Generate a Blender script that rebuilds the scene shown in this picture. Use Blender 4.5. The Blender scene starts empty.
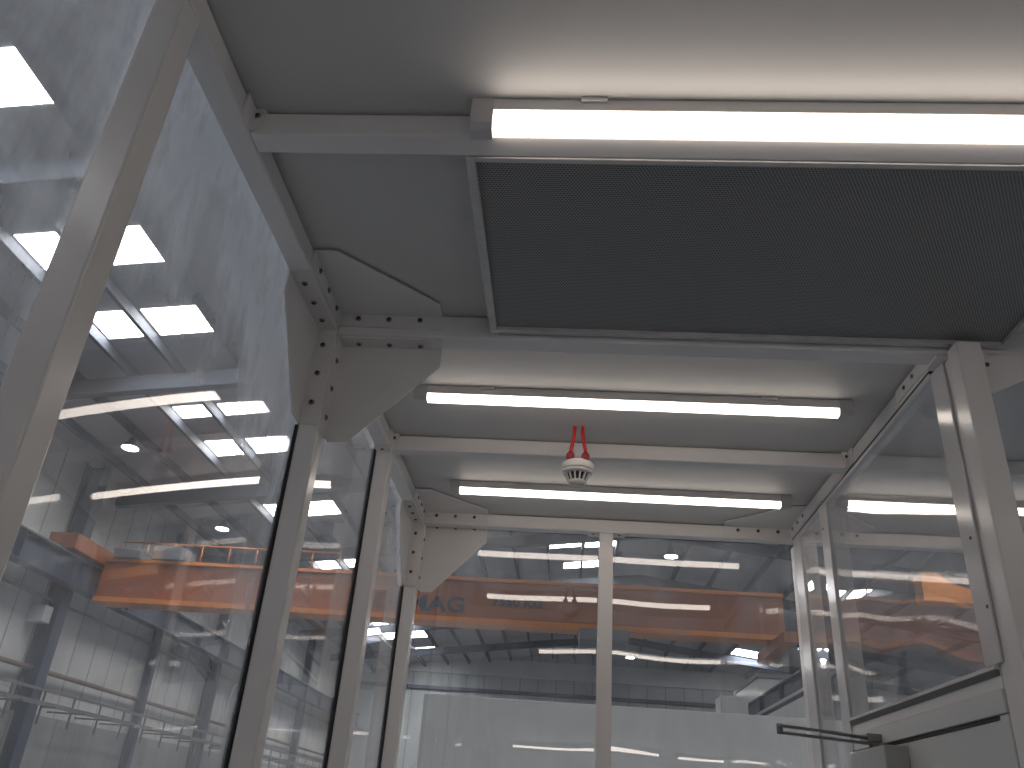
import bpy, bmesh, math, random
from mathutils import Vector, Matrix

random.seed(7)
SC = bpy.context.scene
COL = SC.collection
S = 1.0776            # drawing units -> metres (tube = 50 mm)
HC = 2.80             # booth ceiling height, metres
FL = -HC / S          # floor in drawing units (ceiling = 0)
EYE = (0.5552, 0.0, -1.0272)

def W(p):
    return Vector((p[0] * S, p[1] * S, p[2] * S + HC))

def R(x, y, z):       # far hall points are measured from the eye
    return (x + EYE[0], y + EYE[1], z + EYE[2])

# ------------------------------------------------------------------ materials
def new_mat(name):
    m = bpy.data.materials.new(name)
    m.use_nodes = True
    nt = m.node_tree
    for n in list(nt.nodes):
        nt.nodes.remove(n)
    out = nt.nodes.new('ShaderNodeOutputMaterial')
    return m, nt, out

def principled(name, col, rough=0.5, metal=0.0, spec=0.5, var=0.0, scale=6.0, bump=0.0, bscale=60.0, stretch=None):
    m, nt, out = new_mat(name)
    b = nt.nodes.new('ShaderNodeBsdfPrincipled')
    b.inputs['Roughness'].default_value = rough
    b.inputs['Metallic'].default_value = metal
    b.inputs['Specular IOR Level'].default_value = spec
    b.inputs['Base Color'].default_value = (*col, 1)
    nt.links.new(b.outputs[0], out.inputs[0])
    geo = nt.nodes.new('ShaderNodeNewGeometry')
    vec = geo.outputs['Position']
    if stretch:
        mp = nt.nodes.new('ShaderNodeMapping')
        mp.inputs['Scale'].default_value = stretch
        nt.links.new(vec, mp.inputs['Vector'])
        vec = mp.outputs[0]
    if var > 0:
        n = nt.nodes.new('ShaderNodeTexNoise')
        n.inputs['Scale'].default_value = scale
        n.inputs['Detail'].default_value = 5
        nt.links.new(vec, n.inputs['Vector'])
        r = nt.nodes.new('ShaderNodeValToRGB')
        r.color_ramp.elements[0].position = 0.3
        r.color_ramp.elements[1].position = 0.7
        r.color_ramp.elements[0].color = (*[max(0, c * (1 - var)) for c in col], 1)
        r.color_ramp.elements[1].color = (*[min(1, c * (1 + var)) for c in col], 1)
        nt.links.new(n.outputs['Fac'], r.inputs[0])
        nt.links.new(r.outputs[0], b.inputs['Base Color'])
    if bump > 0:
        n2 = nt.nodes.new('ShaderNodeTexNoise')
        n2.inputs['Scale'].default_value = bscale
        n2.inputs['Detail'].default_value = 3
        nt.links.new(vec, n2.inputs['Vector'])
        bp = nt.nodes.new('ShaderNodeBump')
        bp.inputs['Strength'].default_value = bump
        bp.inputs['Distance'].default_value = 0.002
        nt.links.new(n2.outputs['Fac'], bp.inputs['Height'])
        nt.links.new(bp.outputs[0], b.inputs['Normal'])
    return m

def emission(name, col, strength):
    m, nt, out = new_mat(name)
    e = nt.nodes.new('ShaderNodeEmission')
    e.inputs[0].default_value = (*col, 1)
    e.inputs[1].default_value = strength
    nt.links.new(e.outputs[0], out.inputs[0])
    return m

def math_node(nt, op, a, b=None, clamp=False):
    n = nt.nodes.new('ShaderNodeMath')
    n.operation = op
    n.use_clamp = clamp
    for i, v in enumerate((a, b)):
        if v is None:
            continue
        if isinstance(v, (int, float)):
            n.inputs[i].default_value = v
        else:
            nt.links.new(v, n.inputs[i])
    return n.outputs[0]

def pane_mat(name, frost=0.03, streak=0.08, tint=(0.96, 0.965, 0.97), ramp=None, f0=0.05, seed=0.0):
    """clear polycarbonate sheet: reflection rises toward grazing, with a scuffed, wiped-dirt film.
    ramp = (axis, start, end, gain): the film grows along a world axis (handled sheets are dirtier at one end)."""
    m, nt, out = new_mat(name)
    geo = nt.nodes.new('ShaderNodeNewGeometry')
    dot = nt.nodes.new('ShaderNodeVectorMath')
    dot.operation = 'DOT_PRODUCT'
    nt.links.new(geo.outputs['Normal'], dot.inputs[0])
    nt.links.new(geo.outputs['Incoming'], dot.inputs[1])
    c = math_node(nt, 'ABSOLUTE', dot.outputs['Value'])
    inv = math_node(nt, 'SUBTRACT', 1.0, c, True)
    p5 = math_node(nt, 'POWER', inv, 5.0)
    fr = math_node(nt, 'ADD', math_node(nt, 'MULTIPLY', p5, 1 - f0), f0, True)
    tr = nt.nodes.new('ShaderNodeBsdfTransparent')
    tr.inputs[0].default_value = (*tint, 1)
    gl = nt.nodes.new('ShaderNodeBsdfGlossy')
    gl.inputs['Color'].default_value = (1, 1, 1, 1)
    gl.inputs['Roughness'].default_value = 0.0
    # dirt film
    mp = nt.nodes.new('ShaderNodeMapping')
    mp.inputs['Location'].default_value = (seed, seed * 1.7, seed * 0.6)
    mp.inputs['Scale'].default_value = (5.0, 5.0, 1.5)
    mp.inputs['Rotation'].default_value = (0.12, 0.05, 0.0)
    nt.links.new(geo.outputs['Position'], mp.inputs['Vector'])
    n1 = nt.nodes.new('ShaderNodeTexNoise')
    n1.inputs['Scale'].default_value = 2.2
    n1.inputs['Detail'].default_value = 7
    n1.inputs['Roughness'].default_value = 0.62
    nt.links.new(mp.outputs[0], n1.inputs['Vector'])
    n2 = nt.nodes.new('ShaderNodeTexNoise')
    n2.inputs['Scale'].default_value = 3.2
    n2.inputs['Detail'].default_value = 5
    n2.inputs['Distortion'].default_value = 1.2
    nt.links.new(geo.outputs['Position'], n2.inputs['Vector'])
    a = math_node(nt, 'MULTIPLY', math_node(nt, 'SUBTRACT', n1.outputs['Fac'], 0.40, True), 3.2, True)
    b = math_node(nt, 'MULTIPLY', math_node(nt, 'SUBTRACT', n2.outputs['Fac'], 0.33, True), 2.6, True)
    s = math_node(nt, 'MULTIPLY', math_node(nt, 'ADD', math_node(nt, 'MULTIPLY', a, 0.5), math_node(nt, 'MULTIPLY', b, 0.7)), streak)
    film = math_node(nt, 'ADD', s, frost)
    if ramp:
        sep = nt.nodes.new('ShaderNodeSeparateXYZ')
        nt.links.new(geo.outputs['Position'], sep.inputs[0])
        tot = None
        for axis, a0, a1, gain in ramp:
            mr = nt.nodes.new('ShaderNodeMapRange')
            mr.interpolation_type = 'SMOOTHSTEP'
            mr.inputs['From Min'].default_value = a0
            mr.inputs['From Max'].default_value = a1
            mr.inputs['To Min'].default_value = 0.0
            mr.inputs['To Max'].default_value = gain
            nt.links.new(sep.outputs[axis], mr.inputs['Value'])
            tot = mr.outputs[0] if tot is None else math_node(nt, 'ADD', tot, mr.outputs[0])
        k = math_node(nt, 'ADD', math_node(nt, 'MULTIPLY', tot, math_node(nt, 'ADD', math_node(nt, 'MULTIPLY', math_node(nt, 'MULTIPLY', a, b), 1.0), 0.28)), 0.0)
        film = math_node(nt, 'ADD', film, k, True)
    film = math_node(nt, 'MINIMUM', film, 0.78)
    df = nt.nodes.new('ShaderNodeBsdfDiffuse')
    df.inputs[0].default_value = (0.86, 0.90, 0.96, 1)
    tl = nt.nodes.new('ShaderNodeBsdfTranslucent')
    tl.inputs[0].default_value = (0.86, 0.90, 0.96, 1)
    m2 = nt.nodes.new('ShaderNodeMixShader')
    m2.inputs[0].default_value = 0.5
    nt.links.new(df.outputs[0], m2.inputs[1])
    nt.links.new(tl.outputs[0], m2.inputs[2])
    m3 = nt.nodes.new('ShaderNodeMixShader')
    nt.links.new(film, m3.inputs[0])
    nt.links.new(tr.outputs[0], m3.inputs[1])
    nt.links.new(m2.outputs[0], m3.inputs[2])
    mx = nt.nodes.new('ShaderNodeMixShader')
    nt.links.new(fr, mx.inputs[0])
    nt.links.new(m3.outputs[0], mx.inputs[1])
    nt.links.new(gl.outputs[0], mx.inputs[2])
    nt.links.new(mx.outputs[0], out.inputs[0])
    return m

def perforated_mat(name):
    """dark perforated sheet: staggered round holes, 6 mm pitch"""
    m, nt, out = new_mat(name)
    b = nt.nodes.new('ShaderNodeBsdfPrincipled')
    b.inputs['Roughness'].default_value = 0.5
    b.inputs['Metallic'].default_value = 0.2
    nt.links.new(b.outputs[0], out.inputs[0])
    geo = nt.nodes.new('ShaderNodeNewGeometry')
    sep = nt.nodes.new('ShaderNodeSeparateXYZ')
    nt.links.new(geo.outputs['Position'], sep.inputs[0])
    px, py = 0.0064, 0.0110
    def cell(off):
        fx = math_node(nt, 'FRACT', math_node(nt, 'ADD', math_node(nt, 'DIVIDE', sep.outputs[0], px), off))
        fy = math_node(nt, 'FRACT', math_node(nt, 'ADD', math_node(nt, 'DIVIDE', sep.outputs[1], py), off))
        dx = math_node(nt, 'MULTIPLY', math_node(nt, 'SUBTRACT', fx, 0.5), px)
        dy = math_node(nt, 'MULTIPLY', math_node(nt, 'SUBTRACT', fy, 0.5), py)
        return math_node(nt, 'SQRT', math_node(nt, 'ADD', math_node(nt, 'MULTIPLY', dx, dx), math_node(nt, 'MULTIPLY', dy, dy)))
    d = math_node(nt, 'MINIMUM', cell(0.0), cell(0.5))
    hole = math_node(nt, 'LESS_THAN', d, 0.0021)
    mix = nt.nodes.new('ShaderNodeMix')
    mix.data_type = 'RGBA'
    nt.links.new(hole, mix.inputs['Factor'])
    mix.inputs['A'].default_value = (0.34, 0.335, 0.33, 1)
    mix.inputs['B'].default_value = (0.10, 0.10, 0.10, 1)
    nt.links.new(mix.outputs['Result'], b.inputs['Base Color'])
    return m

def panel_wall_mat(name, col, pitch, axis, seam=0.55, rough=0.7, dirt=0.15):
    """sheet cladding with upright seams at a given pitch"""
    m, nt, out = new_mat(name)
    b = nt.nodes.new('ShaderNodeBsdfPrincipled')
    b.inputs['Roughness'].default_value = rough
    nt.links.new(b.outputs[0], out.inputs[0])
    geo = nt.nodes.new('ShaderNodeNewGeometry')
    sep = nt.nodes.new('ShaderNodeSeparateXYZ')
    nt.links.new(geo.outputs['Position'], sep.inputs[0])
    f = math_node(nt, 'FRACT', math_node(nt, 'DIVIDE', sep.outputs[axis], pitch))
    line = math_node(nt, 'LESS_THAN', f, 0.06)
    n = nt.nodes.new('ShaderNodeTexNoise')
    n.inputs['Scale'].default_value = 0.6
    n.inputs['Detail'].default_value = 6
    nt.links.new(geo.outputs['Position'], n.inputs['Vector'])
    r = nt.nodes.new('ShaderNodeValToRGB')
    r.color_ramp.elements[0].position = 0.3
    r.color_ramp.elements[1].position = 0.7
    r.color_ramp.elements[0].color = (*[c * (1 - dirt) for c in col], 1)
    r.color_ramp.elements[1].color = (*[min(1, c * (1 + dirt)) for c in col], 1)
    nt.links.new(n.outputs['Fac'], r.inputs[0])
    mix = nt.nodes.new('ShaderNodeMix')
    mix.data_type = 'RGBA'
    nt.links.new(line, mix.inputs['Factor'])
    nt.links.new(r.outputs[0], mix.inputs['A'])
    mix.inputs['B'].default_value = (*[c * seam for c in col], 1)
    nt.links.new(mix.outputs['Result'], b.inputs['Base Color'])
    return m

M = {}
M['paint'] = principled('white_powder_coat', (0.77, 0.74, 0.72), 0.22, 0, 0.45, var=0.03, scale=3, bump=0.06, bscale=220)
M['gusset'] = principled('white_coated_plate', (0.72, 0.695, 0.675), 0.35, 0, 0.4, var=0.03, scale=4, bump=0.05, bscale=200)
M['ceiling'] = principled('white_ceiling_sheet', (0.60, 0.585, 0.565), 0.5, 0, 0.3, var=0.025, scale=2.0)
M['bolt'] = principled('dark_zinc', (0.22, 0.215, 0.21), 0.42, 0.5, 0.5)
M['socket'] = principled('bolt_socket', (0.015, 0.015, 0.015), 0.7)
M['gasket'] = principled('black_rubber', (0.015, 0.015, 0.017), 0.6)
M['galv'] = principled('galvanised_frame', (0.56, 0.55, 0.53), 0.45, 0.15, 0.5, var=0.08, scale=30)
M['perf'] = perforated_mat('perforated_black_sheet')
M['lamp_body'] = principled('lamp_white_steel', (0.70, 0.67, 0.65), 0.4, 0, 0.4)
M['lamp_cap'] = principled('lamp_grey_plastic', (0.60, 0.57, 0.56), 0.45, 0, 0.4)
M['tube'] = emission('lit_diffuser', (1.0, 0.885, 0.79), 5.3)
M['red'] = principled('red_cable', (0.62, 0.035, 0.035), 0.45, 0, 0.4)
M['darkred'] = principled('red_gland', (0.30, 0.02, 0.025), 0.4, 0, 0.5)
M['plastic'] = principled('white_plastic', (0.72, 0.70, 0.67), 0.4, 0, 0.4)
M['vent'] = principled('dark_vent', (0.03, 0.03, 0.03), 0.7)
M['closer'] = principled('brushed_grey_metal', (0.42, 0.42, 0.41), 0.4, 0.2, 0.5, var=0.12, scale=40, stretch=(1, 6, 0.6))
M['arm'] = principled('dark_arm_metal', (0.26, 0.25, 0.245), 0.4, 0.5, 0.5)
M['dark'] = principled('dark_gap', (0.02, 0.02, 0.022), 0.8)
M['door'] = principled('white_door_sheet', (0.60, 0.60, 0.585), 0.35, 0, 0.4, var=0.03, scale=3)
M['alu'] = principled('white_bead', (0.62, 0.61, 0.605), 0.16, 0.0, 0.55, var=0.02, scale=5)
M['bouncewall'] = principled('white_bounce_sheet', (0.84, 0.82, 0.80), 0.6, 0, 0.3, var=0.02, scale=2)
M['bead'] = principled('shaded_bead_underside', (0.14, 0.135, 0.13), 0.5)  # dark tone paints the shade below the bead
M['board'] = principled('pale_board', (0.68, 0.70, 0.70), 0.55, 0, 0.3, var=0.06, scale=1.5)
M['foot'] = principled('grey_foot_steel', (0.3, 0.3, 0.31), 0.5, 0.4)
# hall
M['hallwall'] = panel_wall_mat('hall_wall_cladding', (0.50, 0.495, 0.485), 1.1, 1)
M['hallfar'] = panel_wall_mat('hall_far_cladding', (0.33, 0.35, 0.36), 1.2, 0)
M['halllow'] = panel_wall_mat('hall_low_wall', (0.26, 0.26, 0.26), 1.1, 1, seam=0.8)
M['roof'] = panel_wall_mat('roof_sheet', (0.31, 0.31, 0.325), 0.33, 1, seam=0.8, dirt=0.12)
M['boothfloor'] = principled('pale_blue_grey_vinyl', (0.075, 0.078, 0.088), 0.45, 0, 0.4, var=0.05, scale=2)
M['floor'] = principled('concrete_floor', (0.22, 0.245, 0.29), 0.6, 0, 0.3, var=0.15, scale=1.2)
M['steel'] = principled('blue_grey_steel', (0.035, 0.045, 0.075), 0.5, 0, 0.4, var=0.2, scale=1.5)
M['purlin'] = principled('pale_purlin_steel', (0.055, 0.062, 0.078), 0.65, 0.0, 0.3, var=0.15, scale=2)
M['rafter'] = principled('dark_rafter_steel', (0.045, 0.058, 0.088), 0.6, 0, 0.4, var=0.2, scale=1)
M['sky'] = emission('skylight_daylight', (1.0, 0.985, 0.965), 32.0)
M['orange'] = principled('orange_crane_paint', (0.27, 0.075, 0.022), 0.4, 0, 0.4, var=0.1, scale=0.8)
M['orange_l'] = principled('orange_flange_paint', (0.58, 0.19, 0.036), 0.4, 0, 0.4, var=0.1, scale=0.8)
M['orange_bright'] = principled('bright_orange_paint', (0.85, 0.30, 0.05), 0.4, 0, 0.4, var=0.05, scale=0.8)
M['letter'] = principled('blue_lettering', (0.012, 0.03, 0.065), 0.6)
M['box'] = principled('grey_motor_box', (0.13, 0.14, 0.155), 0.6, var=0.1, scale=2)
M['pipe'] = principled('rusty_pipe', (0.16, 0.10, 0.075), 0.6, 0, 0.3, var=0.2, scale=2)
M['tray'] = principled('grey_tray', (0.14, 0.14, 0.14), 0.6, 0.2, 0.4)
M['rail'] = principled('bright_rail', (0.5, 0.5, 0.5), 0.35, 0.6, 0.5)
M['lampoff'] = principled('high_bay_body', (0.2, 0.2, 0.2), 0.5, 0.3)
M['lampon'] = emission('high_bay_lens', (0.88, 1.0, 0.92), 30.0)
M['cab'] = principled('pale_cabin', (0.42, 0.44, 0.44), 0.6, 0, 0.3, var=0.08, scale=1)
M['steelgate'] = principled('grey_gate', (0.12, 0.13, 0.145), 0.6, var=0.1)

# ------------------------------------------------------------------ builders
ORG = {}
def link(name, me, origin, parent=None):
    o = bpy.data.objects.new(name, me)
    COL.objects.link(o)
    if parent is not None:
        o.parent = parent
        o.location = origin - ORG[parent.name]
    else:
        o.location = origin
    ORG[o.name] = origin.copy()
    return o

def tag(o, label=None, cat=None, group=None, kind=None):
    if label: o['label'] = label
    if cat: o['category'] = cat
    if group: o['group'] = group
    if kind: o['kind'] = kind
    return o

def merge(dst, src, mi=0):
    vm = [dst.verts.new(v.co) for v in src.verts]
    src.verts.index_update()
    for f in src.faces:
        try:
            nf = dst.faces.new([vm[v.index] for v in f.verts])
            nf.material_index = mi
            nf.smooth = f.smooth
        except ValueError:
            pass
    src.free()

class MB:
    """collects shapes given in drawing units into one mesh"""
    def __init__(self):
        self.bm = bmesh.new()
    def box(self, a, b, bev=0.0, mi=0, seg=2):
        a, b = W(a), W(b)
        t = bmesh.new()
        bmesh.ops.create_cube(t, size=1.0)
        c = (a + b) / 2
        d = Vector((abs(b.x - a.x), abs(b.y - a.y), abs(b.z - a.z)))
        for v in t.verts:
            v.co = Vector((v.co.x * d.x, v.co.y * d.y, v.co.z * d.z)) + c
        if bev > 0:
            bmesh.ops.bevel(t, geom=list(t.edges), offset=min(bev * S, 0.45 * min(d)), segments=seg, affect='EDGES', profile=0.5)
        merge(self.bm, t, mi)
        return self
    def prism(self, pts, off, bev=0.0, mi=0):
        """planar polygon (3D points) pushed along off"""
        t = bmesh.new()
        o = Vector(off) * S
        vs = [t.verts.new(W(p)) for p in pts]
        ws = [t.verts.new(W(p) + o) for p in pts]
        n = len(pts)
        t.faces.new(vs)
        t.faces.new(ws[::-1])
        for i in range(n):
            t.faces.new([vs[i], ws[i], ws[(i + 1) % n], vs[(i + 1) % n]])
        bmesh.ops.recalc_face_normals(t, faces=t.faces)
        if bev > 0:
            bmesh.ops.bevel(t, geom=list(t.edges), offset=bev * S, segments=1, affect='EDGES', profile=0.5)
        merge(self.bm, t, mi)
        return self
    def bar(self, p, q, w, h, mi=0, up=(0, 0, 1), bev=0.0):
        """rectangular bar from p to q: w sideways, h along up"""
        P, Q = W(p), W(q)
        d = (Q - P).normalized()
        u = Vector(up)
        u = (u - d * u.dot(d)).normalized()
        s = d.cross(u)
        w *= S / 2; h *= S / 2
        t = bmesh.new()
        ring = lambda c: [t.verts.new(c + s * a * w + u * b * h) for a, b in ((-1, -1), (1, -1), (1, 1), (-1, 1))]
        A, B = ring(P), ring(Q)
        t.faces.new(A); t.faces.new(B[::-1])
        for i in range(4):
            t.faces.new([A[i], B[i], B[(i + 1) % 4], A[(i + 1) % 4]])
        bmesh.ops.recalc_face_normals(t, faces=t.faces)
        if bev > 0:
            bmesh.ops.bevel(t, geom=list(t.edges), offset=bev * S, segments=1, affect='EDGES', profile=0.5)
        merge(self.bm, t, mi)
        return self
    def tube(self, pts, r, n=12, mi=0, smooth=True):
        P = [W(p) for p in pts]
        rr = r if isinstance(r, (list, tuple)) else [r] * len(P)
        t = bmesh.new()
        rings = []
        prev = None
        for i, p in enumerate(P):
            d = (P[min(i + 1, len(P) - 1)] - P[max(i - 1, 0)]).normalized()
            a = prev if prev is not None else (Vector((0, 0, 1)) if abs(d.z) < 0.9 else Vector((1, 0, 0)))
            a = (a - d * a.dot(d)).normalized()
            prev = a
            b = d.cross(a)
            rings.append([t.verts.new(p + (a * math.cos(2 * math.pi * k / n) + b * math.sin(2 * math.pi * k / n)) * rr[i] * S) for k in range(n)])
        for A, B in zip(rings, rings[1:]):
            for k in range(n):
                f = t.faces.new([A[k], A[(k + 1) % n], B[(k + 1) % n], B[k]])
                f.smooth = smooth
        t.faces.new(rings[0][::-1]); t.faces.new(rings[-1])
        bmesh.ops.recalc_face_normals(t, faces=t.faces)
        merge(self.bm, t, mi)
        return self
    def lathe(self, c, prof, n=32, mi=0, axis='Z'):
        """prof = [(radius, height)], turned about a vertical axis through c"""
        C = W(c)
        t = bmesh.new()
        rings = []
        for r, h in prof:
            rings.append([t.verts.new(C + Vector((math.cos(2 * math.pi * k / n) * r, math.sin(2 * math.pi * k / n) * r, h)) * S) for k in range(n)])
        for A, B in zip(rings, rings[1:]):
            for k in range(n):
                f = t.faces.new([A[k], A[(k + 1) % n], B[(k + 1) % n], B[k]])
                f.smooth = True
        if prof[0][0] > 1e-6: t.faces.new(rings[0][::-1])
        if prof[-1][0] > 1e-6: t.faces.new(rings[-1])
        bmesh.ops.remove_doubles(t, verts=t.verts, dist=1e-6)
        bmesh.ops.recalc_face_normals(t, faces=t.faces)
        merge(self.bm, t, mi)
        return self
    def build(self, name, mats, parent=None):
        bm = self.bm
        xs = [v.co for v in bm.verts]
        o = Vector(((min(v.x for v in xs) + max(v.x for v in xs)) / 2,
                    (min(v.y for v in xs) + max(v.y for v in xs)) / 2,
                    min(v.z for v in xs)))
        for v in bm.verts:
            v.co -= o
        me = bpy.data.meshes.new(name)
        bm.to_mesh(me)
        bm.free()
        for m in (mats if isinstance(mats, (list, tuple)) else [mats]):
            me.materials.append(m)
        return link(name, me, o, parent)

def thing(name, p, label, cat, group=None, kind=None):
    o = link(name, None, W(p))
    o.empty_display_size = 0.05
    return tag(o, label, cat, group, kind)

def struct(o):
    o['kind'] = 'structure'
    return o

# one bolt: domed button head with a hex recess, axis +Z
def bolt_mesh():
    bm = bmesh.new()
    n = 16
    prof = [(0.0070, 0.0), (0.0072, 0.0012), (0.0064, 0.0030), (0.0046, 0.0038), (0.0038, 0.0038), (0.0034, 0.0016)]
    rings = []
    for r, h in prof:
        rings.append([bm.verts.new((math.cos(2 * math.pi * k / n) * r, math.sin(2 * math.pi * k / n) * r, h)) for k in range(n)])
    for i, (A, B) in enumerate(zip(rings, rings[1:])):
        for k in range(n):
            f = bm.faces.new([A[k], A[(k + 1) % n], B[(k + 1) % n], B[k]])
            f.smooth = i < 3
            f.material_index = 1 if i >= 4 else 0
    f = bm.faces.new(rings[-1]); f.material_index = 1
    bm.faces.new(rings[0][::-1])
    bmesh.ops.recalc_face_normals(bm, faces=bm.faces)
    me = bpy.data.meshes.new('bolt')
    bm.to_mesh(me); bm.free()
    me.materials.append(M['bolt']); me.materials.append(M['socket'])
    return me
BOLT = bolt_mesh()

def bolt(p, nrm, parent, scale=1.0):
    o = link('bolt', BOLT, W(p), parent)
    o.rotation_mode = 'QUATERNION'
    o.rotation_quaternion = Vector((0, 0, 1)).rotation_difference(Vector(nrm))
    o.scale = (scale, scale, scale)
    return o

# ------------------------------------------------------------------ booth dimensions
T = 0.0464                       # tube
Y1, YB, YC, YD = 1.0, 1.6212, 2.3113, 3.0147
YA, YPC = 0.7405, 2.318
XR = 1.366                       # inner face of the partition on the right
XE = 2.62                        # right end of the booth
YN = -1.60                       # near end of the booth, behind the camera
WB, ZB = 0.0553, 0.0581          # the heavier main beam
BEV = 0.0035

# --- ceiling sheets (structure)
for (x0, x1, y0, y1) in ((-T, XE, YN, Y1 + T / 2), (-T, XE, Y1 + T / 2, YB + WB / 2), (-T, XE, YB + WB / 2, YC + T / 2), (-T, XE, YC + T / 2, YD + T)):
    mb = MB(); mb.box((x0, y0 + 0.0005, 0.0035), (x1, y1 - 0.0005, 0.03))
    struct(mb.build('ceiling', M['ceiling']))

# --- rails
def end_bracket(parent, p0, p1, bp, bn):
    mb = MB(); mb.box(p0, p1, 0.0015)
    b = mb.build('end_bracket', M['paint'], parent)
    bolt(bp, bn, b, 0.8)

mb = MB(); mb.box((-T, YN, -T), (0, YD + T, 0), BEV)
tag(mb.build('top_rail', M['paint']), 'white square tube along the top of the clear wall on the left', 'rail')

mb = MB(); mb.box((XR, YB + WB, -T), (XR + T, YD + T, 0), BEV)
rr = mb.build('top_rail', M['paint'])
tag(rr, 'white top rail above the framed clear pane over the door', 'rail')
mb = MB(); mb.box((XR - 0.004, 1.70, -0.036), (XR, 1.915, -0.001), 0.001)
pl = mb.build('joining_plate', M['gusset'], rr)
bolt((XR - 0.004, 1.803, -0.016), (-1, 0, 0), pl, 0.9); bolt((XR - 0.004, 1.858, -0.018), (-1, 0, 0), pl, 0.9)
mb = MB(); mb.box((XR - 0.004, 2.375, -0.040), (XR, 2.775, -0.001), 0.001)
mb.build('joining_plate', M['gusset'], rr)
mb = MB(); mb.box((XR - 0.003, 1.72, -0.0535), (XR + 0.012, 2.99, -T - 0.0005), 0.001)
mb.build('gasket', M['gasket'], rr)
mb = MB(); mb.box((XR - 0.004, 1.72, -0.0635), (XR + 0.012, 2.99, -0.0537), 0.0015)
mb.build('glazing_lip', M['alu'], rr)

# --- cross beams
def cross(name, x0, x1, y, w, zb, label, brackets=()):
    mb = MB(); mb.box((x0, y, -zb), (x1, y + w, 0), BEV)
    o = mb.build(name, M['paint'])
    tag(o, label, 'beam')
    for side, xx in brackets:
        s = 1 if side == 'L' else -1
        mb = MB()
        # upright tab on the rail reaching toward the camera, with a clipped corner, and the seat behind it
        mb.prism([(xx, y - 0.042, 0.001), (xx, y - 0.042, -0.030), (xx, y - 0.034, -T + 0.002), (xx, y + 0.002, -T + 0.002), (xx, y + 0.002, 0.001)], (s * 0.005, 0, 0))
        mb.prism([(xx, y - 0.005, -T + 0.002), (xx + s * 0.010, y - 0.005, -T + 0.002), (xx + s * 0.022, y - 0.005, 0.0), (xx + s * 0.008, y - 0.005, 0.010), (xx, y - 0.005, 0.012)], (0, 0.005, 0))
        b = mb.build('end_bracket', M['paint'], o)
        bolt((xx + s * 0.0085, y - 0.005, -0.012), (0, -1, 0), b, 0.8)
    return o
cross('cross_beam', 0, XE, Y1, T, T, 'white cross beam right behind the nearest strip light', (('L', 0.0),))
bB = cross('cross_beam', 0, XE, YB, WB, ZB, 'thick white main beam with big corner gussets, beside the dark filter')
cross('cross_beam', 0, XR, YC, T, T, 'thin white cross beam behind the hanging smoke detector', (('L', 0.0), ('R', XR)))
cross('cross_beam', XR + T, XE, YC, T, T, 'white cross beam seen through the framed pane, above the neighbouring strip light')
bD = cross('cross_beam', 0, XE, YD, T, 0.0478, 'white head beam over the far clear panes')
cross('cross_beam', 0, XE, YN, T, T, 'white cross beam at the near end of the booth')
mb = MB(); mb.box((XE, YN, -T), (XE + T, YD + T, 0), BEV)
tag(mb.build('top_rail', M['paint']), 'white top rail at the outer end of the neighbouring bay', 'rail')

# --- posts
def post(x0, x1, y0, y1, label, ztop=-T, foot=None):
    mb = MB(); mb.box((x0, y0, FL), (x1, y1, ztop), BEV)
    o = mb.build('frame_post', M['paint'])
    tag(o, label, 'post')
    if foot:
        (fx0, fx1, fy0, fy1, fz), bolts = foot
        mb = MB(); mb.box((fx0, fy0, fz - 0.006), (fx1, fy1, fz), 0.001)
        f = mb.build('head_plate', M['gusset'], o)
        for bx, by in bolts:
            bolt((bx, by, fz - 0.006), (0, 0, -1), f, 0.8)
    return o
post(-T, 0, YA, YA + T, 'nearest white upright post, the broad one crossing the upper left corner')
post(-T, 0, YB, YB + T, 'white post under the big three-way gusset corner')
post(-T, 0, YPC, YPC + T, 'white post standing between the big gusset post and the far corner post', -T,
     ((-T, 0.004, YPC - 0.034, YPC + 0.002, -T), [(-0.024, YPC - 0.017)]))
post(-T, 0, YD, YD + T, 'white far corner post under the small gusset corner', -0.0478)
post(0.664, 0.716, YD - 0.004, YD + T, 'slim white post between the two far clear panes', -0.0478,
     ((0.622, 0.760, YD - 0.010, YD + T, -0.0478), [(0.641, YD + 0.012), (0.739, YD + 0.012)]))
post(XR - 0.004, XR + 0.048, YB - 0.049, YB - 0.0005, 'glossy white post at the corner beside the door, nearest on that side', -0.054)
post(XR + 0.0005, XR + 0.046, YB, YB + 0.046, 'white post between the glossy corner post and the framed pane', -ZB - 0.0065)
post(XR + 0.006, XR + 0.062, 2.585, 2.63, 'white post behind the framed pane, at its far edge', -0.0640)
post(XR + 0.006, XR + 0.056, YD - 0.115, YD + T, 'white corner post where the far panes meet the partition', -0.0640)
post(-T, 0, YN, YN + T, 'white post behind the camera at the near end of the clear wall')
post(XE, XE + T, YN, YN + T, 'white post behind the camera at the outer near corner')
post(XE, XE + T, YB, YB + T, 'white post halfway along the outer end of the neighbouring bay')
post(XE, XE + T, YD, YD + T, 'white post at the outer far corner of the neighbouring bay')

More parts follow.
